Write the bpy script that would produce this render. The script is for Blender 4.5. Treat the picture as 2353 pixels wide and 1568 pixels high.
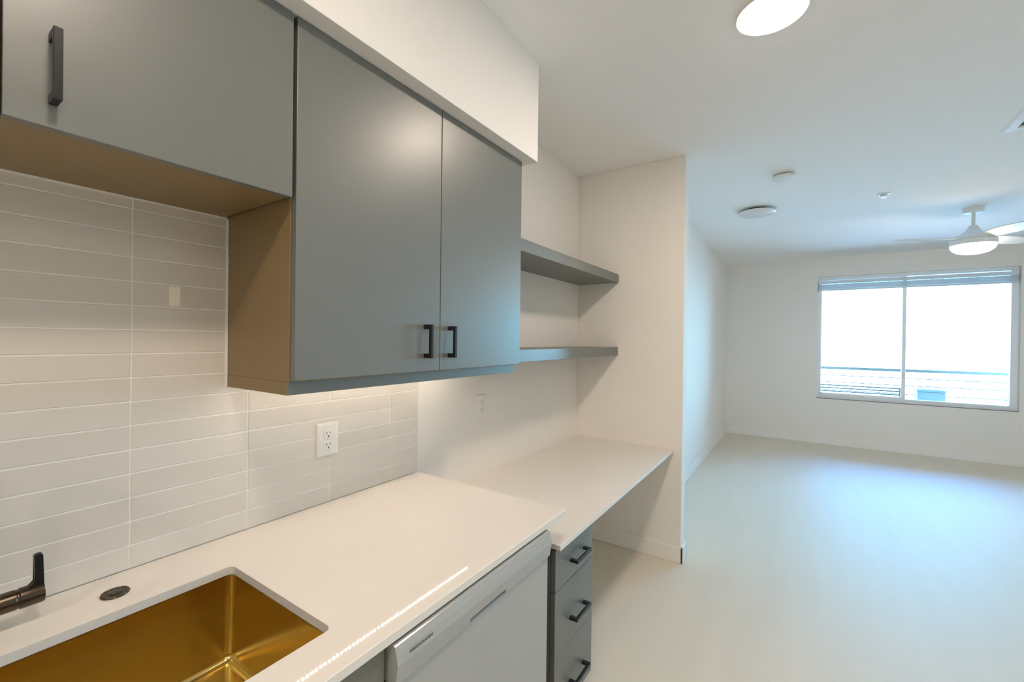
import bpy, bmesh, math, random
from mathutils import Vector, Matrix

random.seed(7)
for o in list(bpy.data.objects):
    bpy.data.objects.remove(o)
scene = bpy.context.scene
COL = scene.collection

# ---------------------------------------------------------------- camera
CAM_POS = Vector((0.0, -1.43418, 1.52047))
FWD = Vector((0.83284847, 0.55348301, -0.0044699))
RGT = Vector((0.55349363, -0.83276829, 0.01190681))
UPV = Vector((-0.00286783, 0.01239063, 0.99991912))
cam = bpy.data.cameras.new('camera')
cam.sensor_width = 36.0
cam.lens = 991.8937 / 2353.0 * 36.0
cam.clip_start = 0.02
cam.clip_end = 300
camo = bpy.data.objects.new('camera', cam)
COL.objects.link(camo)
camo.matrix_world = Matrix(((RGT.x, UPV.x, -FWD.x, CAM_POS.x), (RGT.y, UPV.y, -FWD.y, CAM_POS.y),
                            (RGT.z, UPV.z, -FWD.z, CAM_POS.z), (0, 0, 0, 1)))
scene.camera = camo

# ---------------------------------------------------------------- exposure, sky, light levels
vs = scene.view_settings
vs.view_transform = 'Standard'
vs.look = 'None'
vs.gamma = 1.0
vs.use_curve_mapping = False
vs.exposure = 0.0
scene.cycles.use_denoising = True
scene.cycles.max_bounces = 14
scene.cycles.diffuse_bounces = 8
scene.cycles.glossy_bounces = 6
scene.cycles.transparent_max_bounces = 12
scene.cycles.sample_clamp_indirect = 6.0
scene.cycles.caustics_reflective = False
scene.cycles.caustics_refractive = False

SUN = 70.0
SKY_STRENGTH = 39.0
DOWNLIGHT = 118.0
DOWNLIGHT_COL = (1.0, 0.83, 0.69)
LED = 148.0
LED_COL = (1.0, 0.83, 0.66)
FAN_LAMP = 66.0

world = bpy.data.worlds.new('sky')
scene.world = world
world.use_nodes = True
wn = world.node_tree
wn.nodes.clear()
wo = wn.nodes.new('ShaderNodeOutputWorld')
bg = wn.nodes.new('ShaderNodeBackground')
tc = wn.nodes.new('ShaderNodeTexCoord')
sx = wn.nodes.new('ShaderNodeSeparateXYZ')
rp = wn.nodes.new('ShaderNodeValToRGB')
wn.links.new(tc.outputs['Generated'], sx.inputs[0])
wn.links.new(sx.outputs['Z'], rp.inputs[0])
wn.links.new(rp.outputs[0], bg.inputs['Color'])
wn.links.new(bg.outputs[0], wo.inputs[0])
bg.inputs['Strength'].default_value = SKY_STRENGTH
cr = rp.color_ramp
cr.elements[0].position = 0.0
cr.elements[0].color = (0.27, 0.72, 1.0, 1)
cr.elements[1].position = 0.58
cr.elements[1].color = (0.0, 0.27, 1.0, 1)
e = cr.elements.new(0.25)
e.color = (0.11, 0.55, 1.0, 1)

# high sun from behind the building: it lights the ground outside but never enters the room directly
sun = bpy.data.lights.new('sun', 'SUN')
sun.energy = SUN
sun.angle = math.radians(0.6)
sun.color = (1.0, 0.90, 0.76)
suno = bpy.data.objects.new('sun', sun)
suno.location = (-5, 0, 12)
suno.rotation_euler = Vector((0.50, -0.22, -0.84)).to_track_quat('-Z', 'Y').to_euler()
COL.objects.link(suno)

# skylight portal at the window (helps the sampler find the window, emits nothing itself)
pl = bpy.data.lights.new('window_portal', 'AREA')
pl.shape = 'RECTANGLE'
pl.size = 2.2
pl.size_y = 1.9
pl.cycles.is_portal = True
plo = bpy.data.objects.new('window_portal', pl)
plo.location = (8.30, -2.70, 1.6)
plo.rotation_euler = (0, math.radians(90), 0)
COL.objects.link(plo)


# ---------------------------------------------------------------- materials
def srgb(r, g, b):
    f = lambda c: (c / 255 / 12.92) if c / 255 <= 0.04045 else ((c / 255 + 0.055) / 1.055) ** 2.4
    return (f(r), f(g), f(b))


def mat(name, col, rough=0.5, metal=0.0, spec=0.5, var=0.0, vscale=3.0, bump=0.0, bscale=60.0, coat=0.0,
        stretch=(1, 1, 1), coat_rough=0.05):
    m = bpy.data.materials.new(name)
    m.use_nodes = True
    nt = m.node_tree
    b = nt.nodes['Principled BSDF']
    b.inputs['Base Color'].default_value = (*col, 1)
    b.inputs['Roughness'].default_value = rough
    b.inputs['Metallic'].default_value = metal
    b.inputs['Specular IOR Level'].default_value = spec
    b.inputs['Coat Weight'].default_value = coat
    b.inputs['Coat Roughness'].default_value = coat_rough
    t = nt.nodes.new('ShaderNodeTexCoord')
    mp = nt.nodes.new('ShaderNodeMapping')
    mp.inputs['Scale'].default_value = stretch
    nt.links.new(t.outputs['Object'], mp.inputs[0])
    if var > 0:
        n = nt.nodes.new('ShaderNodeTexNoise')
        n.inputs['Scale'].default_value = vscale
        n.inputs['Detail'].default_value = 5
        nt.links.new(mp.outputs[0], n.inputs['Vector'])
        mx = nt.nodes.new('ShaderNodeMix')
        mx.data_type = 'RGBA'
        mx.inputs['A'].default_value = (*[c * (1 - var) for c in col], 1)
        mx.inputs['B'].default_value = (*[min(1, c * (1 + var)) for c in col], 1)
        nt.links.new(n.outputs['Fac'], mx.inputs['Factor'])
        nt.links.new(mx.outputs['Result'], b.inputs['Base Color'])
    if bump > 0:
        n2 = nt.nodes.new('ShaderNodeTexNoise')
        n2.inputs['Scale'].default_value = bscale
        n2.inputs['Detail'].default_value = 3
        nt.links.new(mp.outputs[0], n2.inputs['Vector'])
        bm_ = nt.nodes.new('ShaderNodeBump')
        bm_.inputs['Strength'].default_value = bump
        bm_.inputs['Distance'].default_value = 0.002
        nt.links.new(n2.outputs['Fac'], bm_.inputs['Height'])
        nt.links.new(bm_.outputs[0], b.inputs['Normal'])
    return m


def emit(name, col, strength):
    m = bpy.data.materials.new(name)
    m.use_nodes = True
    nt = m.node_tree
    nt.nodes.clear()
    o = nt.nodes.new('ShaderNodeOutputMaterial')
    em = nt.nodes.new('ShaderNodeEmission')
    em.inputs[0].default_value = (*col, 1)
    em.inputs[1].default_value = strength
    nt.links.new(em.outputs[0], o.inputs[0])
    return m


M = {}
M['wall'] = mat('wall_paint', (0.83, 0.80, 0.755), 0.75, spec=0.25, bump=0.08, bscale=220)
M['ceiling'] = mat('ceiling_paint', (0.88, 0.87, 0.85), 0.85, spec=0.2, bump=0.08, bscale=200)
M['floor'] = mat('vinyl_floor', (0.70, 0.64, 0.54), 0.55, spec=0.2, var=0.05, vscale=3.0, stretch=(0.35, 2.5, 1))
M['trim'] = mat('trim_paint', (0.84, 0.82, 0.79), 0.45, spec=0.4)
M['cab'] = mat('cabinet_laminate', (0.142, 0.148, 0.135), 0.36, spec=0.85, var=0.03, vscale=2.0, bump=0.03, bscale=400)
M['cab_warm'] = mat('cabinet_warm_tint', (0.245, 0.168, 0.078), 0.40, spec=0.4, var=0.05, vscale=2.0)  # brown tint of warm light put into the colour of sides and undersides
M['shelf'] = M['cab']
M['quartz'] = mat('white_quartz', (0.755, 0.72, 0.67), 0.03, spec=0.3, var=0.02, vscale=6.0)
M['tile'] = mat('greige_tile', (0.69, 0.65, 0.60), 0.12, spec=0.5, var=0.025, vscale=2.0, bump=0.05, bscale=14)
M['tile_b'] = mat('greige_tile_light', (0.705, 0.665, 0.615), 0.12, spec=0.5, var=0.025, vscale=2.0, bump=0.05, bscale=14)
M['tile_c'] = mat('greige_tile_dark', (0.675, 0.635, 0.585), 0.12, spec=0.5, var=0.025, vscale=2.0, bump=0.05, bscale=14)
M['grout'] = mat('white_grout', (0.88, 0.86, 0.82), 0.8, spec=0.2)
M['black'] = mat('matte_black_metal', (0.010, 0.010, 0.011), 0.35, metal=0.0, spec=0.35)
M['bronze'] = mat('dark_bronze', (0.10, 0.078, 0.058), 0.27, metal=0.9, var=0.1, vscale=8)
M['steel'] = mat('brushed_steel', (0.66, 0.515, 0.215), 0.18, metal=1.0, var=0.04, vscale=30, stretch=(1, 1, 12))
M['white_plastic'] = mat('white_plastic', (0.80, 0.78, 0.76), 0.28, spec=0.5)
M['dark_slot'] = mat('dark_slot', (0.02, 0.018, 0.016), 0.6)
M['dw_white'] = mat('appliance_white', (0.375, 0.385, 0.375), 0.16, spec=0.8)
M['dw_grey'] = mat('appliance_lip_grey', (0.48, 0.48, 0.47), 0.3, spec=0.5)
M['dw_body'] = mat('appliance_body_black', (0.005, 0.0045, 0.006), 0.6, spec=0.1)
M['print'] = mat('printed_grey', (0.10, 0.11, 0.12), 0.5)
M['print_pale'] = mat('printed_pale_grey', (0.30, 0.33, 0.36), 0.5)
M['fan_white'] = mat('fan_white', (0.80, 0.79, 0.77), 0.35)
M['vinyl'] = mat('window_vinyl', (0.88, 0.89, 0.90), 0.35)
M['blind'] = mat('blind_slat', (0.68, 0.74, 0.80), 0.5)
M['rail'] = mat('railing_metal', (0.13, 0.10, 0.085), 0.45, metal=0.2)
M['concrete'] = mat('balcony_concrete', (0.62, 0.50, 0.38), 0.85, var=0.08, vscale=4)
M['outside'] = mat('outside_ground', (0.60, 0.47, 0.33), 0.9, var=0.1, vscale=0.5)
M['wood'] = mat('weathered_wood', (0.06, 0.05, 0.045), 0.7, var=0.15, vscale=6, stretch=(1, 0.2, 1))
M['boxblue'] = mat('pale_blue_box', (0.17, 0.15, 0.13), 0.6, var=0.04, vscale=3)
M['cream'] = mat('cream_surface', (0.93, 0.86, 0.76), 0.5)
M['lamp'] = emit('downlight_lens', DOWNLIGHT_COL, DOWNLIGHT)
M['led'] = emit('led_diode', LED_COL, LED)
M['fanlamp'] = emit('fan_lamp_lens', (1.0, 0.90, 0.78), FAN_LAMP)

# clear window glass: straight-through pane with a little mirror reflection
g = bpy.data.materials.new('window_glass')
g.use_nodes = True
nt = g.node_tree
nt.nodes.clear()
o_ = nt.nodes.new('ShaderNodeOutputMaterial')
tr = nt.nodes.new('ShaderNodeBsdfTransparent')
tr.inputs[0].default_value = (0.93, 0.97, 0.97, 1)
gl = nt.nodes.new('ShaderNodeBsdfGlossy')
gl.inputs['Roughness'].default_value = 0.02
fr = nt.nodes.new('ShaderNodeFresnel')
fr.inputs[0].default_value = 1.45
mxs = nt.nodes.new('ShaderNodeMixShader')
nt.links.new(fr.outputs[0], mxs.inputs[0])
nt.links.new(tr.outputs[0], mxs.inputs[1])
nt.links.new(gl.outputs[0], mxs.inputs[2])
nt.links.new(mxs.outputs[0], o_.inputs[0])
M['glass'] = g


# ---------------------------------------------------------------- helpers
def box(bm, x0, x1, y0, y1, z0, z1, bev=0.0, seg=2):
    x0, x1 = min(x0, x1), max(x0, x1)
    y0, y1 = min(y0, y1), max(y0, y1)
    z0, z1 = min(z0, z1), max(z0, z1)
    vs_ = [bm.verts.new(p) for p in ((x0, y0, z0), (x1, y0, z0), (x1, y1, z0), (x0, y1, z0),
                                     (x0, y0, z1), (x1, y0, z1), (x1, y1, z1), (x0, y1, z1))]
    fs = [(0, 3, 2, 1), (4, 5, 6, 7), (0, 1, 5, 4), (1, 2, 6, 5), (2, 3, 7, 6), (3, 0, 4, 7)]
    faces = [bm.faces.new([vs_[i] for i in f]) for f in fs]
    if bev > 0:
        es = list({e for f in faces for e in f.edges})
        bmesh.ops.bevel(bm, geom=es, offset=bev, segments=seg, affect='EDGES', profile=0.5)


def ring(bm, pts):
    return [bm.verts.new(p) for p in pts]


def bridge(bm, a, b):
    n = len(a)
    for i in range(n):
        bm.faces.new((a[i], a[(i + 1) % n], b[(i + 1) % n], b[i]))


def cap(bm, a, flip=False):
    bm.faces.new(list(reversed(a)) if flip else a)


def lathe(bm, profile, c=(0, 0, 0), axis='Z', n=40, close=True):
    """profile: list of (radius, height) along the axis."""
    rings = []
    for r, h in profile:
        pts = []
        for i in range(n):
            a = 2 * math.pi * i / n
            u, w = r * math.cos(a), r * math.sin(a)
            if axis == 'Z':
                p = (c[0] + u, c[1] + w, c[2] + h)
            elif axis == 'X':
                p = (c[0] + h, c[1] + u, c[2] + w)
            else:
                p = (c[0] + u, c[1] + h, c[2] + w)
            pts.append(p)
        rings.append(ring(bm, pts))
    for a, b in zip(rings, rings[1:]):
        bridge(bm, a, b)
    if close:
        cap(bm, rings[0], True)
        cap(bm, rings[-1])


def prism(bm, pts2, lo, hi, axis='X'):
    """extrude a polygon given in the two other axes along axis."""
    def P(a, b, t):
        return {'X': (t, a, b), 'Y': (a, t, b), 'Z': (a, b, t)}[axis]
    A = ring(bm, [P(a, b, lo) for a, b in pts2])
    B = ring(bm, [P(a, b, hi) for a, b in pts2])
    bridge(bm, A, B)
    cap(bm, A, True)
    cap(bm, B)


def rrect(x0, x1, y0, y1, r, n=5):
    pts = []
    for cx, cy, a0 in ((x1 - r, y1 - r, 0), (x0 + r, y1 - r, 90), (x0 + r, y0 + r, 180), (x1 - r, y0 + r, 270)):
        for i in range(n + 1):
            a = math.radians(a0 + 90 * i / n)
            pts.append((cx + r * math.cos(a), cy + r * math.sin(a)))
    return pts


def obj(name, bm, m, parent=None, smooth=False, loc=None):
    bmesh.ops.recalc_face_normals(bm, faces=bm.faces[:])
    me = bpy.data.meshes.new(name)
    if loc is not None:
        bmesh.ops.translate(bm, verts=bm.verts[:], vec=[-c for c in loc])
    bm.to_mesh(me)
    bm.free()
    if smooth:
        for p in me.polygons:
            p.use_smooth = True
        try:
            me.set_sharp_from_angle(angle=math.radians(32))
        except Exception:
            pass
    me.materials.append(M[m] if isinstance(m, str) else m)
    o = bpy.data.objects.new(name, me)
    COL.objects.link(o)
    if loc is not None:
        o.location = loc
    if parent is not None:
        o.parent = parent
        if loc is None:
            o.matrix_parent_inverse = parent.matrix_world.inverted() if False else Matrix.Translation(-WPOS[parent.name])
    WPOS[o.name] = Vector(loc) if loc is not None else (Vector((0, 0, 0)))
    return o


WPOS = {}


def thing(name, label, cat, loc=(0, 0, 0), group=None):
    o = bpy.data.objects.new(name, None)
    o.empty_display_size = 0.1
    COL.objects.link(o)
    o.location = loc
    WPOS[o.name] = Vector(loc)
    o['label'] = label
    o['category'] = cat
    if group:
        o['group'] = group
    return o


def tag(o, label, cat, group=None):
    o['label'] = label
    o['category'] = cat
    if group:
        o['group'] = group
    return o


def B(*boxes, bev=0.0, seg=2):
    bm = bmesh.new()
    for b in boxes:
        box(bm, *b, bev=bev, seg=seg)
    return bm


def struct(name, bm, m, label=None, parent=None):
    o = obj(name, bm, m, parent)
    if parent is None:
        o['kind'] = 'structure'
        if label:
            o['label'] = label
    return o


def dup(root, loc, label=None):
    r = root.copy()
    COL.objects.link(r)
    r.location = loc
    if label:
        r['label'] = label
    for ch in list(root.children):
        c = ch.copy()
        COL.objects.link(c)
        c.parent = r
        for g_ in list(ch.children):
            d = g_.copy()
            COL.objects.link(d)
            d.parent = c
    return r


# ---------------------------------------------------------------- key dimensions (metres)
CEIL = 2.7932
X_BACK, X_FAR = -2.6, 7.9967
Y_RIGHT = -5.1
X_STUB, STUB_T, Y_STUB = 3.1052, 0.11, -0.7774
Y_LEFT = -0.4268
C_TOP, C_BOT, C_FRONT, C_END = 0.914, 0.8938, -0.7474, 1.3951
D_TOP, D_BOT, D_FRONT = 0.7722, 0.7524, -0.7245
WALL_Y = 0.008

# ---------------------------------------------------------------- room shell
struct('floor', B((X_BACK, X_FAR, Y_RIGHT, 0.1, -0.1, 0.0)), 'floor', 'pale beige vinyl floor running through to the far window wall')
struct('ceiling', B((X_BACK, X_FAR, Y_RIGHT, 0.1, CEIL, CEIL + 0.1)), 'ceiling', 'flat white painted ceiling')
struct('wall_kitchen', B((X_BACK, X_STUB + STUB_T, WALL_Y, 0.12, 0, CEIL)), 'wall', 'off-white kitchen wall behind counter and desk')
struct('wall_partition', B((X_STUB, X_STUB + STUB_T, Y_STUB, WALL_Y, 0, CEIL), bev=0.003), 'wall', 'short beige wall end at the far end of the desk')
struct('wall_left', B((X_STUB + STUB_T, X_FAR, Y_LEFT, Y_LEFT + 0.12, 0, CEIL)), 'wall', 'bluish white left wall of the far room')
struct('wall_right', B((X_BACK, X_FAR, Y_RIGHT - 0.12, Y_RIGHT, 0, CEIL)), 'wall')
struct('wall_back', B((X_BACK - 0.12, X_BACK, Y_RIGHT, 0.1, 0, CEIL)), 'wall')
WY0, WY1, WZ0, WZ1 = -1.662, -3.736, 0.683, 2.515
WT = 0.16
struct('wall_far', B((X_FAR, X_FAR + WT, WY0, 0.1, 0, CEIL), (X_FAR, X_FAR + WT, Y_RIGHT, WY1, 0, CEIL),
                     (X_FAR, X_FAR + WT, WY1, WY0, 0, WZ0), (X_FAR, X_FAR + WT, WY1, WY0, WZ1, CEIL)), 'wall',
       'far wall with the wide window')
SOF_Y, SOF_X, SOF_Z = -0.421, 1.7215, 2.3375
struct('ceiling_soffit', B((X_BACK, SOF_X, SOF_Y, WALL_Y, SOF_Z, CEIL), bev=0.002), 'wall', 'white boxed soffit above the grey wall cabinets')

BH, BT = 0.11, 0.015


def baseboard(name, *boxes):
    bm = bmesh.new()
    for b in boxes:
        box(bm, *b, bev=0.004, seg=2)
    return struct(name, bm, 'trim', 'white painted baseboard')


baseboard('baseboard_partition', (X_STUB - BT, X_STUB, Y_STUB - BT, WALL_Y, 0, BH),
          (X_STUB - BT, X_STUB + STUB_T + BT, Y_STUB - BT, Y_STUB, 0, BH),
          (X_STUB + STUB_T, X_STUB + STUB_T + BT, Y_STUB - BT, Y_LEFT, 0, BH))
baseboard('baseboard_left', (X_STUB + STUB_T, X_FAR, Y_LEFT - BT, Y_LEFT, 0, BH))
baseboard('baseboard_far', (X_FAR - BT, X_FAR, Y_RIGHT, Y_LEFT, 0, BH))
baseboard('baseboard_kitchen', (1.76, X_STUB, WALL_Y - BT, WALL_Y, 0, BH))
baseboard('baseboard_right', (X_BACK, X_FAR, Y_RIGHT, Y_RIGHT + BT, 0, BH))

# ---------------------------------------------------------------- window
win = bpy.data.objects.new('window_1', None)
COL.objects.link(win)
WPOS['window_1'] = Vector((0, 0, 0))
win['kind'] = 'structure'
win['label'] = 'wide two pane sliding window in the far wall'
GX = X_FAR + 0.085
fw = 0.045
bm = B((GX - 0.02, GX + 0.05, WY0 - fw, WY0, WZ0, WZ1), (GX - 0.02, GX + 0.05, WY1, WY1 + fw + 0.02, WZ0, WZ1),
       (GX - 0.02, GX + 0.05, WY1 + fw + 0.02, WY0 - fw, WZ0, WZ0 + 0.06), (GX - 0.02, GX + 0.05, WY1 + fw + 0.02, WY0 - fw, WZ1 - 0.05, WZ1), bev=0.002)
obj('frame', bm, 'vinyl', win)
MY = -2.66
obj('mullion', B((GX - 0.012, GX + 0.04, MY - 0.021, MY + 0.021, WZ0 + 0.06, WZ1 - 0.05), bev=0.004), 'vinyl', win)
obj('sash_frame', B((GX + 0.0, GX + 0.03, MY, WY0 - fw, WZ0 + 0.06, WZ0 + 0.085),
                    (GX + 0.0, GX + 0.03, MY, WY0 - fw, WZ1 - 0.075, WZ1 - 0.05),
                    (GX + 0.0, GX + 0.03, WY0 - fw - 0.012, WY0 - fw, WZ0 + 0.06, WZ1 - 0.05), bev=0.003), 'vinyl', win)
obj('pane', B((GX + 0.012, GX + 0.018, MY, WY0 - 0.04, WZ0 + 0.05, WZ1 - 0.05)), 'glass', win)
obj('pane', B((GX + 0.026, GX + 0.032, WY1 + 0.04, MY, WZ0 + 0.05, WZ1 - 0.05)), 'glass', win)
obj('sill', B((X_FAR - 0.006, GX - 0.02, WY1, WY0, WZ0 - 0.012, WZ0), bev=0.003), 'trim', win)

blind = thing('window_blind', 'pale grey blind raised to the top of the far window', 'blind', (X_FAR + 0.035, (WY0 + WY1) / 2, 2.30))
BX = X_FAR + 0.04
obj('headrail', B((BX - 0.03, BX + 0.022, WY1 + 0.012, WY0 - 0.008, 2.405, 2.452), bev=0.004), 'blind', blind)
for k in range(7):
    obj('slat', B((BX - 0.024, BX + 0.022, WY1 + 0.02, WY0 - 0.012, 2.330 + k * 0.0105, 2.337 + k * 0.0105)), 'blind', blind)
obj('bottom_rail', B((BX - 0.026, BX + 0.022, WY1 + 0.02, WY0 - 0.012, 2.302, 2.326), bev=0.004), 'blind', blind)

# ---------------------------------------------------------------- balcony and the world outside
struct('balcony_floor', B((X_FAR + WT, 10.6, -5.4, 0.2, -0.2, -0.03)), 'concrete', 'concrete balcony floor outside the window')
struct('balcony_ceiling', B((X_FAR + WT, 10.45, -6.4, 1.2, 2.72, 2.9)), 'concrete', 'underside of the balcony above')
struct('ground', B((10.7, 160, -90, 90, -7.2, -7.0)), 'outside', 'pale ground far below the balcony')
RX = 9.3
rail = thing('balcony_railing', 'grey metal railing with horizontal bars outside the window', 'railing', (RX, -2.7, -0.03))
obj('top_rail', B((RX - 0.025, RX + 0.025, -5.3, 0.1, 1.065, 1.112), bev=0.004), 'rail', rail)
for z in (0.962, 0.845, 0.708, 0.585, 0.46, 0.34, 0.22, 0.1):
    bm = bmesh.new()
    lathe(bm, [(0.008, -5.3), (0.008, 0.1)], (RX, 0, z), 'Y', 10)
    obj('bar', bm, 'rail', rail, True)
for y in (-5.25, -0.9, 0.05):
    obj('post', B((RX - 0.02, RX + 0.02, y - 0.02, y + 0.02, -0.03, 1.07), bev=0.003), 'rail', rail)

bench = thing('slatted_bench', 'low wooden slatted bench on the balcony, seen through the lower left pane', 'bench', (9.0, -2.2, -0.03))
for z in (0.60, 0.65, 0.70, 0.755, 0.80):
    obj('back_slat', B((9.02, 9.045, -2.83, -1.30, z, z + 0.022), bev=0.003), 'wood', bench)
obj('seat', B((8.62, 9.0, -2.83, -1.30, 0.36, 0.395), bev=0.004), 'wood', bench)
for x in (8.66, 9.03):
    for y in (-2.78, -1.36):
        obj('leg', B((x - 0.025, x + 0.025, y - 0.025, y + 0.025, -0.03, 0.36 if x < 9 else 0.83), bev=0.003), 'wood', bench)

pb = thing('planter_box', 'pale blue box standing on the balcony behind the railing bars', 'planter', (9.0, -3.09, -0.03))
obj('body', B((8.85, 9.15, -3.25, -2.94, -0.03, 0.80), bev=0.008), 'boxblue', pb)
obj('rim', B((8.84, 9.16, -3.26, -2.93, 0.80, 0.832), bev=0.005), 'boxblue', pb)

# ---------------------------------------------------------------- tiled backsplash
splash = bpy.data.objects.new('wall_backsplash', None)
COL.objects.link(splash)
WPOS['wall_backsplash'] = Vector((0, 0, 0))
splash['kind'] = 'structure'
splash['label'] = 'stacked greige glazed tile backsplash with white grout'
T_X0, T_W, T_P, T_Z0 = 0.3842, 0.2854, 0.0621, 0.9742
TX_L = T_X0 - 4 * T_W
S_Z = 1.8743
bm = B((TX_L, 0.606, 0.0015, WALL_Y, C_TOP, S_Z), (0.606, C_END, 0.0015, WALL_Y, C_TOP, 1.40))
obj('grout', bm, 'grout', splash)
obj('caulk', B((TX_L, 0.603, -0.0022, 0.0005, S_Z - 0.0045, S_Z - 0.0003), (0.6035, 0.6088, -0.0026, 0.0005, 1.3690, S_Z - 0.0046)), 'grout', splash)
GG = 0.0016
tile_cache = {}
for c in range(-4, 4):
    xa = T_X0 + c * T_W
    xb = min(xa + T_W, C_END)
    if xb < TX_L:
        continue
    for r in range(0, 16):
        za = C_TOP if r == 0 else T_Z0 + (r - 1) * T_P
        zb = min(T_Z0 + r * T_P, S_Z)
        xe = xb
        if za >= 1.40:
            if xa > 0.6:
                continue
            xe = min(xb, 0.6085)
        w, h = xe - xa - 2 * GG + (GG if xe == C_END else 0), zb - za - 2 * GG
        if h < 0.004:
            continue
        key = (round(w, 4), round(h, 4), random.choice('abc'))
        if key not in tile_cache:
            bmt = bmesh.new()
            box(bmt, 0, w, 0.0, 0.007, 0, h, bev=0.0012, seg=2)
            bmesh.ops.recalc_face_normals(bmt, faces=bmt.faces[:])
            me = bpy.data.meshes.new('tile')
            bmt.to_mesh(me)
            bmt.free()
            me.materials.append(M[{'a': 'tile', 'b': 'tile_b', 'c': 'tile_c'}[key[2]]])
            tile_cache[key] = me
        t = bpy.data.objects.new('tile', tile_cache[key])
        COL.objects.link(t)
        t.parent = splash
        t.location = (xa + GG, 0.0, za + GG)
        t.rotation_euler = (random.uniform(-0.0022, 0.0022), 0, random.uniform(-0.0012, 0.0012))

patch = obj('cream_patch', B((0.4625, 0.4886, -0.0022, -0.0008, 1.600, 1.654), bev=0.0004), 'cream')  # thin cream rectangle laid on one tile face
tag(patch, 'small cream rectangle on a backsplash tile beside the wall cabinet', 'label')  # kind name only, the object is a plain cream rectangle


# ---------------------------------------------------------------- handles
def handle_v(parent, x, z0, z1, y, s=0.0115, proj=0.036):
    """vertical squared bar pull standing off a face at y (towards -Y)."""
    bm = B((x - s / 2, x + s / 2, y - proj, y - proj + s, z0, z1), bev=0.0008, seg=1)
    box(bm, x - s / 2, x + s / 2, y - proj + s, y, z1 - 0.0155, z1, bev=0.0008, seg=1)
    box(bm, x - s / 2, x + s / 2, y - proj + s, y, z0, z0 + 0.0155, bev=0.0008, seg=1)
    return obj('handle', bm, 'black', parent)


def handle_h(parent, x0, x1, z, y, s=0.0115, proj=0.034):
    bm = B((x0, x1, y - proj, y - proj + s, z - s / 2, z + s / 2), bev=0.0008, seg=1)
    box(bm, x0, x0 + 0.0155, y - proj + s, y, z - s / 2, z + s / 2, bev=0.0008, seg=1)
    box(bm, x1 - 0.0155, x1, y - proj + s, y, z - s / 2, z + s / 2, bev=0.0008, seg=1)
    return obj('handle', bm, 'black', parent)


# ---------------------------------------------------------------- wall cabinet (two doors)
CY = -0.365
wc = thing('wall_cabinet', 'tall two door grey wall cabinet hanging between short cabinet and open shelves', 'cabinet', (1.14, -0.17, 1.40))
obj('body', B((0.6095, 1.674, CY + 0.026, WALL_Y if False else -0.0005, 1.402, SOF_Z), bev=0.001, seg=1), 'cab_warm', wc)
d = obj('door', B((0.6097, 1.1413, CY, CY + 0.021, 1.4065, 2.3345), bev=0.0012), 'cab', wc)
handle_v(d, 1.0685, 1.4520, 1.5665, CY)
d = obj('door', B((1.1445, 1.6741, CY, CY + 0.021, 1.4065, 2.3345), bev=0.0012), 'cab', wc)
handle_v(d, 1.1905, 1.4505, 1.5645, CY)
LY = -0.3306
obj('light_rail', B((0.6100, 1.674, LY, LY + 0.018, 1.3665, 1.402), bev=0.0008, seg=1), 'cab', wc)
obj('rail_return', B((0.6095, 0.6275, LY + 0.0005, -0.0005, 1.3665, 1.402), bev=0.0008, seg=1), 'cab_warm', wc)
obj('rail_return', B((1.656, 1.6735, LY + 0.018, -0.0005, 1.3665, 1.402), bev=0.0008, seg=1), 'cab_warm', wc)

# ---------------------------------------------------------------- short cabinet over the sink
sc_ = thing('wall_cabinet', 'short grey wall cabinet high above the sink with tiles below it', 'cabinet', (0.12, -0.17, S_Z))
obj('body', B((-0.36, 0.5985, CY + 0.026, -0.0005, S_Z, SOF_Z), bev=0.001, seg=1), 'cab_warm', sc_)
d = obj('door', B((0.1225, 0.5995, CY, CY + 0.021, 1.8722, 2.3345), bev=0.0012), 'cab', sc_)
handle_v(d, 0.1795, 1.9115, 2.0320, CY)
d = obj('door', B((-0.358, 0.1190, CY, CY + 0.021, 1.8722, 2.3345), bev=0.0012), 'cab', sc_)
handle_v(d, 0.062, 1.9115, 2.0320, CY)

# ---------------------------------------------------------------- LED strip under the wall cabinet
led = thing('light_strip', 'dotted warm light strip fixed under the wall cabinet behind its light rail', 'light', (1.1, -0.138, 1.40))
obj('channel', B((0.64, 1.59, -0.144, -0.132, 1.3945, 1.4015), bev=0.0008, seg=1), 'white_plastic', led)
bm = bmesh.new()
k = 0
x = 0.65
while x < 1.592:
    box(bm, x - 0.003, x + 0.003, -0.1405, -0.1355, 1.3925, 1.3945)
    x += 0.0156
oled = obj('diodes', bm, 'led', led)
oled['kind'] = 'stuff'

# ---------------------------------------------------------------- floating shelves
SH = -0.3156
for zt, lb in ((2.0086, 'upper of the two grey floating shelves beside the wall cabinet'),
               (1.4698, 'lower of the two grey floating shelves beside the wall cabinet')):
    s = obj('floating_shelf', B((1.6755, X_STUB - 0.0005, SH, WALL_Y - 0.0005, zt - 0.0609, zt), bev=0.0012), 'cab',
            loc=(2.39, -0.15, zt - 0.0609))
    tag(s, lb, 'shelf', 'floating shelves')

# ---------------------------------------------------------------- worktop with sink cut-out
SX0, SX1, SY0, SY1 = -0.235, 0.5425, -0.632, -0.196


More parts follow.
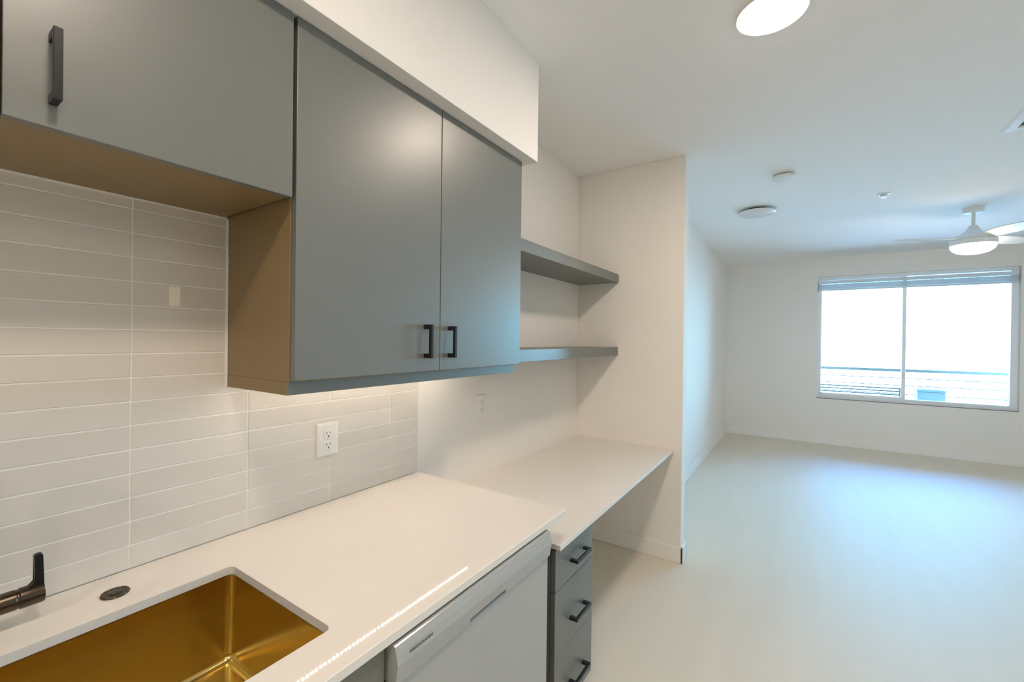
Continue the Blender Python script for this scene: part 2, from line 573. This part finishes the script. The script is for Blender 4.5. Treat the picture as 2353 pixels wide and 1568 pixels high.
def plate_with_hole(x0, x1, y0, y1, z0, z1, hole, ch=0.0018):
    bm = bmesh.new()
    out = [(x0, y0), (x1, y0), (x1, y1), (x0, y1)]
    ins = [(x0 + ch, y0 + ch), (x1 - ch, y0 + ch), (x1 - ch, y1 - ch), (x0 + ch, y1 - ch)]
    top = ring(bm, [(a, b, z1) for a, b in ins])
    mid = ring(bm, [(a, b, z1 - ch) for a, b in out])
    bot = ring(bm, [(a, b, z0) for a, b in out])
    bridge(bm, top, mid)
    bridge(bm, mid, bot)
    ht = ring(bm, [(a, b, z1) for a, b in hole])
    hb = ring(bm, [(a, b, z0) for a, b in hole])
    bridge(bm, ht, hb)
    bm.edges.ensure_lookup_table()
    for outer, inner in ((top, ht), (bot, hb)):
        es = []
        for loop in (outer, inner):
            for i in range(len(loop)):
                es.append(bm.edges.get((loop[i], loop[(i + 1) % len(loop)])))
        bmesh.ops.triangle_fill(bm, use_beauty=True, use_dissolve=False, edges=es)
    return bm


cbm = plate_with_hole(-0.75, C_END, C_FRONT, 0.0, C_BOT, C_TOP, rrect(SX0, SX1, SY0, SY1, 0.016, 6))
ct = obj('worktop', cbm, 'quartz')
tag(ct, 'white quartz kitchen worktop with the sink cut out of it', 'worktop')
dk = obj('desk_top', B((1.402, X_STUB - 0.0005, D_FRONT, WALL_Y - 0.0005, D_BOT, D_TOP), bev=0.0015), 'quartz')
tag(dk, 'lower white quartz desk top spanning from the drawers to the wall end', 'desk')

# sink
sink = thing('kitchen_sink', 'undermount brushed metal kitchen sink set into the worktop', 'sink', ((SX0 + SX1) / 2, (SY0 + SY1) / 2, 0.67))
bm = bmesh.new()
zt = C_BOT - 0.0006
e_ = 0.0012
prof = [(-0.025, zt), (e_, zt), (e_ + 0.0005, zt - 0.004), (e_ + 0.002, 0.690)]
for i in range(1, 6):
    a = math.radians(18 * i)
    prof.append((e_ + 0.002 + 0.018 * (1 - math.cos(a)), 0.690 - 0.018 * math.sin(a)))
rings = []
for ins, z in prof:
    rr = max(0.019 - ins * 0.3, 0.008) if ins > 0 else 0.03
    rings.append(ring(bm, [(a, b, z) for a, b in rrect(SX0 + ins, SX1 - ins, SY0 + ins, SY1 - ins, rr, 6)]))
for a, b in zip(rings, rings[1:]):
    bridge(bm, a, b)
obj('bowl', bm, 'steel', sink, True)
bm = bmesh.new()
ins = prof[-1][0]
zb = prof[-1][1]
outer = rrect(SX0 + ins, SX1 - ins, SY0 + ins, SY1 - ins, 0.012, 6)
dc = ((SX0 + SX1) / 2, -0.36)
A = ring(bm, [(a, b, zb) for a, b in outer])
inner = []
n = len(outer)
for i in range(n):
    q, fr_ = divmod(i, 7)
    a = math.radians(45 + 90 * q + (fr_ - 3) * 13)
    inner.append((dc[0] + 0.045 * math.cos(a), dc[1] + 0.045 * math.sin(a), zb - 0.009))
Bq = ring(bm, inner)
bridge(bm, A, Bq)
obj('floor_panel', bm, 'steel', sink)
bm = bmesh.new()
lathe(bm, [(0.0445, zb - 0.009), (0.040, zb - 0.0085), (0.036, zb - 0.014), (0.012, zb - 0.016), (0.010, zb - 0.008), (0.004, zb - 0.006)],
      (dc[0], dc[1], 0), 'Z', 28)
obj('drain', bm, 'steel', sink, True)

# hole cover on the worktop
hc = thing('hole_cover', 'round dark bronze cap on the worktop behind the sink', 'cap', (0.3285, -0.111, C_TOP))
bm = bmesh.new()
lathe(bm, [(0.0262, 0.0), (0.0268, 0.0015), (0.0255, 0.0042), (0.0235, 0.0048), (0.0225, 0.0034), (0.004, 0.0030)], (0.3285, -0.111, C_TOP), 'Z', 40)
obj('cap_rim', bm, 'bronze', hc, True)
bm = bmesh.new()
lathe(bm, [(0.0135, 0.002), (0.0138, 0.0038), (0.0125, 0.0046), (0.003, 0.0046)], (0.3285, -0.111, C_TOP), 'Z', 32)
obj('button', bm, 'bronze', hc, True)

# faucet: the side handle is what the photo shows, the column and spout stand just off the frame
FY, FZ = -0.11, 0.9762
fa = thing('faucet', 'matte black faucet with an upright side lever beside the sink', 'faucet', (0.095, FY, C_TOP))
bm = bmesh.new()
lathe(bm, [(0.028, C_TOP), (0.028, C_TOP + 0.008), (0.0235, C_TOP + 0.012), (0.0235, 1.05), (0.020, 1.055), (0.0125, 1.06), (0.0125, 1.24)],
      (0.095, FY, 0), 'Z', 32)
obj('column', bm, 'bronze', fa, True)
bm = bmesh.new()
prev = None
for i in range(17):
    a = math.pi * i / 16
    cy_ = FY - 0.105 + 0.105 * math.cos(a)
    cz_ = 1.24 + 0.105 * math.sin(a)
    ny, nz = math.cos(a), math.sin(a)
    rg = ring(bm, [(0.095 + 0.0125 * math.cos(t), cy_ + 0.0125 * math.sin(t) * ny, cz_ + 0.0125 * math.sin(t) * nz)
                   for t in [2 * math.pi * j / 16 for j in range(16)]])
    if prev:
        bridge(bm, prev, rg)
    prev = rg
lo = ring(bm, [(0.095 + 0.0125 * math.cos(t), FY - 0.21 - 0.0125 * math.sin(t), 1.16) for t in [2 * math.pi * j / 16 for j in range(16)]])
bridge(bm, prev, lo)
cap(bm, lo)
obj('spout', bm, 'bronze', fa, True)
bm = bmesh.new()
lathe(bm, [(0.0198, 0.10), (0.0200, 0.1735), (0.0188, 0.1752), (0.0188, 0.1775), (0.0208, 0.1795), (0.0208, 0.2105), (0.0200, 0.2135), (0.015, 0.2142)],
      (0, FY, FZ), 'X', 36)
hb_ = obj('handle_hub', bm, 'bronze', fa, True)
bm = bmesh.new()
prism(bm, [(0.1990, 1.0555), (0.2010, 1.0582), (0.2095, 1.0588), (0.2118, 1.0560), (0.2140, 0.985), (0.2140, 0.970), (0.190, 0.9760), (0.190, 0.9960), (0.1975, 0.9990), (0.2003, 1.003)],
      FY - 0.008, FY + 0.008, 'Y')
bmesh.ops.bevel(bm, geom=bm.edges[:], offset=0.0012, segments=2, affect='EDGES')
obj('lever', bm, 'black', fa, True)

# ---------------------------------------------------------------- base cabinets
BF = -0.735
sb = thing('base_cabinet', 'grey base cabinet under the sink left of the dishwasher', 'cabinet', (0.11, -0.36, 0.0))
bm = bmesh.new()
box(bm, -0.62, -0.602, BF + 0.026, -0.0005, 0.1, C_BOT - 0.001)
box(bm, 0.578, 0.596, BF + 0.026, -0.0005, 0.1, C_BOT - 0.001)
box(bm, -0.602, 0.578, BF + 0.026, -0.0005, 0.1, 0.118)
box(bm, -0.602, 0.578, -0.0185, -0.0005, 0.118, C_BOT - 0.001)
box(bm, -0.602, 0.578, BF + 0.026, BF + 0.044, 0.85, C_BOT - 0.001)
obj('body', bm, 'cab', sb)
obj('toe_kick', B((-0.62, 0.596, BF + 0.08, BF + 0.095, 0, 0.1)), 'cab', sb)
for xa, xb in ((-0.618, -0.0135), (-0.0105, 0.594)):
    d = obj('door', B((xa, xb, BF, BF + 0.021, 0.105, C_BOT - 0.012), bev=0.0012), 'cab', sb)
    handle_v(d, xb - 0.05 if xa < -0.3 else xa + 0.05, 0.68, 0.80, BF)

# drawer unit under the desk
DF = -0.70
du = thing('drawer_unit', 'grey three drawer unit under the left end of the desk', 'drawers', (1.583, -0.35, 0.0))
obj('body', B((1.412, 1.754, DF + 0.024, -0.01, 0.088, D_BOT - 0.0008), bev=0.001, seg=1), 'cab', du)
obj('toe_kick', B((1.412, 1.754, DF + 0.09, DF + 0.105, 0, 0.088)), 'cab', du)
for z0, z1, hz in ((0.5862, 0.7425, 0.6575), (0.3360, 0.5830, 0.431), (0.0880, 0.3352, 0.181)):
    d = obj('drawer', B((1.4115, 1.7548, DF, DF + 0.021, z0, z1), bev=0.0012), 'cab', du)
    handle_h(d, 1.533, 1.6705, hz, DF)

fp = obj('gap_shade', B((1.268, 1.3935, -0.665, -0.005, 0, C_BOT - 0.001), (1.3935, 1.4105, -0.665, -0.005, 0, D_BOT - 0.001)), 'dw_body')  # near-black block fills the gap, its shade put into the colour
tag(fp, 'black block standing for the shade in the gap between dishwasher and drawers', 'shade')

# ---------------------------------------------------------------- dishwasher
dw = thing('dishwasher', 'white built-in dishwasher under the worktop right of the sink', 'dishwasher', (0.935, -0.40, 0.0))
DX0, DX1, DY = 0.606, 1.2635, -0.749
obj('body', B((DX0 + 0.004, DX1 - 0.004, DY + 0.03, -0.05, 0.02, 0.872), bev=0.003), 'dw_body', dw)
obj('door_panel', B((DX0, DX1, DY, DY + 0.03, 0.115, 0.802), bev=0.004), 'dw_white', dw)
obj('toe_kick', B((DX0 + 0.01, DX1 - 0.01, DY + 0.07, DY + 0.085, 0.0, 0.112)), 'dw_body', dw)
# console: convex face, its lower lip cut back over the pocket handle in the middle
full = [(DY + 0.03, 0.886), (DY - 0.001, 0.886), (DY - 0.0035, 0.8845), (DY - 0.0085, 0.868), (DY - 0.0125, 0.848), (DY - 0.0120, 0.842),
        (DY - 0.0060, 0.8045), (DY + 0.03, 0.8045)]
cut = [(DY + 0.03, 0.886), (DY - 0.001, 0.886), (DY - 0.0035, 0.8845), (DY - 0.0085, 0.868), (DY - 0.0125, 0.848), (DY - 0.0120, 0.842),
       (DY - 0.0080, 0.817), (DY + 0.006, 0.814), (DY + 0.03, 0.8045)]
P0, P1 = 0.845, 1.005
bm = bmesh.new()
prism(bm, full, DX0, P0, 'X')
prism(bm, full, P1, DX1, 'X')
prism(bm, cut, P0, P1, 'X')
obj('console', bm, 'dw_white', dw)
obj('pocket_handle', B((P0, P1, DY + 0.013, DY + 0.02, 0.806, 0.8150)), 'dw_grey', dw)
# lettering lies on the upper console face
fc = bpy.data.curves.new('lettering', 'FONT')
fc.body = 'FRIGIDAIRE'
fc.size = 0.0122
fc.offset = 0.00025
fc.extrude = 0.0003
fc.space_character = 1.12
fc.align_x = 'LEFT'

tmp = bpy.data.objects.new('lettering_curve', fc)
COL.objects.link(tmp)
bpy.context.view_layer.update()
fme = bpy.data.meshes.new_from_object(tmp.evaluated_get(bpy.context.evaluated_depsgraph_get()))
bpy.data.objects.remove(tmp)
fme.materials.clear()
fme.materials.append(M['print'])
ft = bpy.data.objects.new('lettering', fme)
COL.objects.link(ft)
ft.parent = dw
tilt = math.atan2(0.0085 - 0.0035, 0.8845 - 0.868)
ft.matrix_parent_inverse = Matrix.Translation(-WPOS['dishwasher'])
ft.location = (0.6405, DY - 0.0105, 0.8545)
ft.rotation_euler = (math.radians(90) + 0.22, 0, 0)
# small printed control marks near the right end of the console
for i, xx in enumerate((1.085, 1.112, 1.139, 1.166, 1.205)):
    zz = 0.862
    yy = DY - 0.0100
    bm = bmesh.new()
    box(bm, xx, xx + 0.010, yy - 0.0003, yy + 0.004, zz, zz + 0.0012)
    obj('control_mark', bm, 'print_pale', dw)
    bm = bmesh.new()
    box(bm, xx + 0.002, xx + 0.007, yy - 0.0022, yy + 0.002, zz - 0.008, zz - 0.0068)
    obj('control_mark', bm, 'print_pale', dw)


# ---------------------------------------------------------------- outlets
def outlet(name, label, x0, x1, z0, z1, y):
    cx, cz = (x0 + x1) / 2, (z0 + z1) / 2
    t = thing(name, label, 'outlet', (cx, y, cz), 'duplex wall outlets')
    w, h = (x1 - x0) / 2, (z1 - z0) / 2
    bm = bmesh.new()
    rings_ = []
    for ins, dy in ((0, 0.0), (0, -0.0015), (0.004, -0.0052), (0.009, -0.0062)):
        rings_.append(ring(bm, [(a, dy, b) for a, b in rrect(-w + ins, w - ins, -h + ins, h - ins, 0.003, 3)]))
    for a, b in zip(rings_, rings_[1:]):
        bridge(bm, a, b)
    cap(bm, rings_[-1])
    def add(nm, bm_, m, par, off=None, smooth=False):
        bmesh.ops.recalc_face_normals(bm_, faces=bm_.faces[:])
        me = bpy.data.meshes.new(nm)
        bm_.to_mesh(me)
        bm_.free()
        me.materials.append(M[m])
        if smooth:
            for p in me.polygons:
                p.use_smooth = True
            me.set_sharp_from_angle(angle=math.radians(32))
        o = bpy.data.objects.new(nm, me)
        COL.objects.link(o)
        o.parent = par
        if off:
            o.location = off
        return o
    add('cover_plate', bm, 'white_plastic', t, None, True)
    for s in (1, -1):
        bm = bmesh.new()
        R_ = 0.0185
        pts = []
        for i in range(36):
            a = 2 * math.pi * i / 36
            pts.append((R_ * math.cos(a), max(-0.0155, min(0.0155, R_ * math.sin(a)))))
        r0 = ring(bm, [(a, -0.0055, b) for a, b in pts])
        r1 = ring(bm, [(a, -0.0080, b) for a, b in pts])
        r2 = ring(bm, [(a * 0.95, -0.0086, b * 0.95) for a, b in pts])
        bridge(bm, r0, r1)
        bridge(bm, r1, r2)
        cap(bm, r2)
        rc = add('receptacle', bm, 'white_plastic', t, (0, 0, s * 0.0205), True)
        bm = B((-0.0082, -0.0058, -0.0089, -0.006, -0.001, 0.0085), (0.0058, 0.0080, -0.0089, -0.006, 0.0005, 0.0078))
        lathe(bm, [(0.0030, -0.0089), (0.0030, -0.006)], (0, 0, -0.0085), 'Y', 12)
        add('slots', bm, 'dark_slot', rc)
    bm = bmesh.new()
    lathe(bm, [(0.0030, -0.006), (0.0030, -0.0070), (0.0015, -0.0074)], (0, 0, 0), 'Y', 14)
    add('screw', bm, 'white_plastic', t)
    return t


ou = outlet('wall_outlet', 'white duplex outlet on the tiled backsplash under the wall cabinet', 0.8993, 0.9859, 1.0838, 1.2070, -0.0002)
dup(ou, (1.874, WALL_Y - 0.0003, 1.154), 'white duplex outlet on the plain wall above the desk')


# ---------------------------------------------------------------- ceiling fittings
def downlight(x, y, label):
    t = thing('ceiling_light', label, 'light', (x, y, CEIL), 'round ceiling lights')
    bm = bmesh.new()
    lathe(bm, [(0.123, CEIL), (0.123, CEIL - 0.006), (0.1215, CEIL - 0.0080), (0.1180, CEIL - 0.0080), (0.1172, CEIL - 0.003)], (x, y, 0), 'Z', 56, close=False)
    obj('trim_ring', bm, 'white_plastic', t, True)
    bm = bmesh.new()
    lathe(bm, [(0.1165, CEIL - 0.002), (0.1165, CEIL - 0.0075), (0.112, CEIL - 0.010), (0.05, CEIL - 0.0115), (0.001, CEIL - 0.012)], (x, y, 0), 'Z', 56)
    obj('lens', bm, 'lamp', t, True)
    return t


downlight(1.9347, -1.3309, 'round glowing ceiling light at the top edge of the picture')
downlight(0.20, -1.3309, 'round glowing ceiling light above the sink end of the kitchen')
downlight(-1.53, -1.3309, 'round glowing ceiling light behind the sink end, nearest the back wall')
downlight(-0.60, -3.30, 'added unseen ceiling light across the kitchen from the sink, away from the row of three')  # extra lamp added out of view to brighten the tiles above the sink

sd = thing('smoke_detector', 'white round smoke detector on the ceiling, larger gap on one side', 'smoke detector', (3.84, -1.325, CEIL))
bm = bmesh.new()
lathe(bm, [(0.072, CEIL), (0.072, CEIL - 0.010), (0.068, CEIL - 0.013), (0.02, CEIL - 0.013)], (3.84, -1.325, 0), 'Z', 40)
obj('base', bm, 'white_plastic', sd, True)
bm = bmesh.new()
lathe(bm, [(0.055, CEIL - 0.012), (0.055, CEIL - 0.024)], (3.84, -1.325, 0), 'Z', 40)
obj('sensor_slot', bm, 'dark_slot', sd, True)
bm = bmesh.new()
lathe(bm, [(0.050, CEIL - 0.023), (0.076, CEIL - 0.022), (0.078, CEIL - 0.034), (0.070, CEIL - 0.045), (0.035, CEIL - 0.049), (0.002, CEIL - 0.05)], (3.84, -1.325, 0), 'Z', 40)
obj('cover', bm, 'white_plastic', sd, True)
sd['label'] = 'small white round smoke detector on the ceiling between kitchen light and fan'

cd = thing('ceiling_speaker', 'wide flat white disc held just below the ceiling near the wall end', 'ceiling disc', (4.76, -1.08, CEIL))
bm = bmesh.new()
lathe(bm, [(0.095, CEIL), (0.095, CEIL - 0.028)], (4.76, -1.08, 0), 'Z', 40)
obj('neck', bm, 'dark_slot', cd, True)
bm = bmesh.new()
lathe(bm, [(0.09, CEIL - 0.024), (0.158, CEIL - 0.026), (0.16, CEIL - 0.036), (0.15, CEIL - 0.042), (0.002, CEIL - 0.046)], (4.76, -1.08, 0), 'Z', 48)
obj('plate', bm, 'white_plastic', cd, True)
cd.name = 'ceiling_diffuser'

sp = thing('fire_sprinkler', 'tiny white ring shaped sprinkler head on the ceiling left of the fan', 'sprinkler', (4.80, -2.02, CEIL))
bm = bmesh.new()
lathe(bm, [(0.046, CEIL), (0.046, CEIL - 0.005), (0.036, CEIL - 0.010), (0.027, CEIL - 0.008), (0.026, CEIL - 0.001)], (4.80, -2.02, 0), 'Z', 36, close=False)
obj('escutcheon', bm, 'white_plastic', sp, True)
bm = bmesh.new()
lathe(bm, [(0.012, CEIL), (0.012, CEIL - 0.018), (0.005, CEIL - 0.02), (0.005, CEIL - 0.028), (0.020, CEIL - 0.029), (0.020, CEIL - 0.031)], (4.80, -2.02, 0), 'Z', 24)
obj('head', bm, 'white_plastic', sp, True)

VX0, VX1, VY0, VY1 = 3.38, 3.762, -2.83, -2.425
av = thing('air_vent', 'white square ceiling air vent cut off by the right edge', 'vent', ((VX0 + VX1) / 2, (VY0 + VY1) / 2, CEIL))
bm = bmesh.new()
rs = []
for ins, z in ((0, CEIL), (0, CEIL - 0.004), (0.012, CEIL - 0.013), (0.05, CEIL - 0.011), (0.056, CEIL - 0.001)):
    rs.append(ring(bm, [(VX0 + ins, VY0 + ins, z), (VX1 - ins, VY0 + ins, z), (VX1 - ins, VY1 - ins, z), (VX0 + ins, VY1 - ins, z)]))
for a, b in zip(rs, rs[1:]):
    bridge(bm, a, b)
obj('frame', bm, 'white_plastic', av)
obj('backing', B((VX0 + 0.055, VX1 - 0.055, VY0 + 0.055, VY1 - 0.055, CEIL - 0.0015, CEIL - 0.0005)), 'dark_slot', av)
y = VY0 + 0.07
while y < VY1 - 0.065:
    bm = bmesh.new()
    prism(bm, [(y, CEIL - 0.012), (y + 0.002, CEIL - 0.012), (y + 0.020, CEIL - 0.0025), (y + 0.018, CEIL - 0.0025)], VX0 + 0.055, VX1 - 0.055, 'X')
    obj('slat', bm, 'white_plastic', av)
    y += 0.027

# ceiling fan
FXc, FYc = 5.7208, -2.7725
fan = thing('ceiling_fan', 'white ceiling fan with a glowing lamp in front of the far window', 'fan', (FXc, FYc, CEIL))
bm = bmesh.new()
lathe(bm, [(0.074, CEIL), (0.074, CEIL - 0.028), (0.066, CEIL - 0.046), (0.03, CEIL - 0.056), (0.016, CEIL - 0.057)], (FXc, FYc, 0), 'Z', 40)
obj('canopy', bm, 'fan_white', fan, True)
bm = bmesh.new()
lathe(bm, [(0.0135, 2.60), (0.0135, CEIL - 0.05)], (FXc, FYc, 0), 'Z', 20)
obj('downrod', bm, 'fan_white', fan, True)
bm = bmesh.new()
lathe(bm, [(0.018, 2.632), (0.03, 2.625), (0.05, 2.585), (0.075, 2.553), (0.115, 2.535), (0.150, 2.525), (0.158, 2.515), (0.158, 2.497)], (FXc, FYc, 0), 'Z', 48)
obj('motor_housing', bm, 'fan_white', fan, True)
bm = bmesh.new()
lathe(bm, [(0.148, 2.500), (0.158, 2.492), (0.160, 2.465), (0.156, 2.447), (0.150, 2.443)], (FXc, FYc, 0), 'Z', 48)
obj('lower_ring', bm, 'fan_white', fan, True)
bm = bmesh.new()
lathe(bm, [(0.153, 2.446), (0.152, 2.430), (0.140, 2.405), (0.110, 2.382), (0.06, 2.367), (0.002, 2.363)], (FXc, FYc, 0), 'Z', 48)
obj('lamp', bm, 'fanlamp', fan, True)
bm = bmesh.new()
L0, L1 = 0.13, 0.62
secs = []
for i in range(9):
    t = i / 8
    xr = L0 + (L1 - L0) * t
    wv = 0.052 + 0.018 * math.sin(math.pi * min(1, t * 1.1)) if t < 0.97 else 0.045
    pt = math.radians(-16)
    row = []
    for (s, hh) in ((-1, 0.004), (1, 0.004), (1, -0.004), (-1, -0.004)):
        yy = s * wv
        row.append((xr, yy * math.cos(pt), yy * math.sin(pt) + hh))
    secs.append(ring(bm, row))
for a, b in zip(secs, secs[1:]):
    bridge(bm, a, b)
cap(bm, secs[0], True)
cap(bm, secs[-1])
bmesh.ops.recalc_face_normals(bm, faces=bm.faces[:])
bme = bpy.data.meshes.new('blade')
bm.to_mesh(bme)
bm.free()
bme.materials.append(M['fan_white'])
for az in (112, 205, 312):
    bl = bpy.data.objects.new('blade', bme)
    COL.objects.link(bl)
    bl.parent = fan
    bl.location = (0, 0, 2.513 - CEIL)
    bl.rotation_euler = (0, 0, math.radians(az))
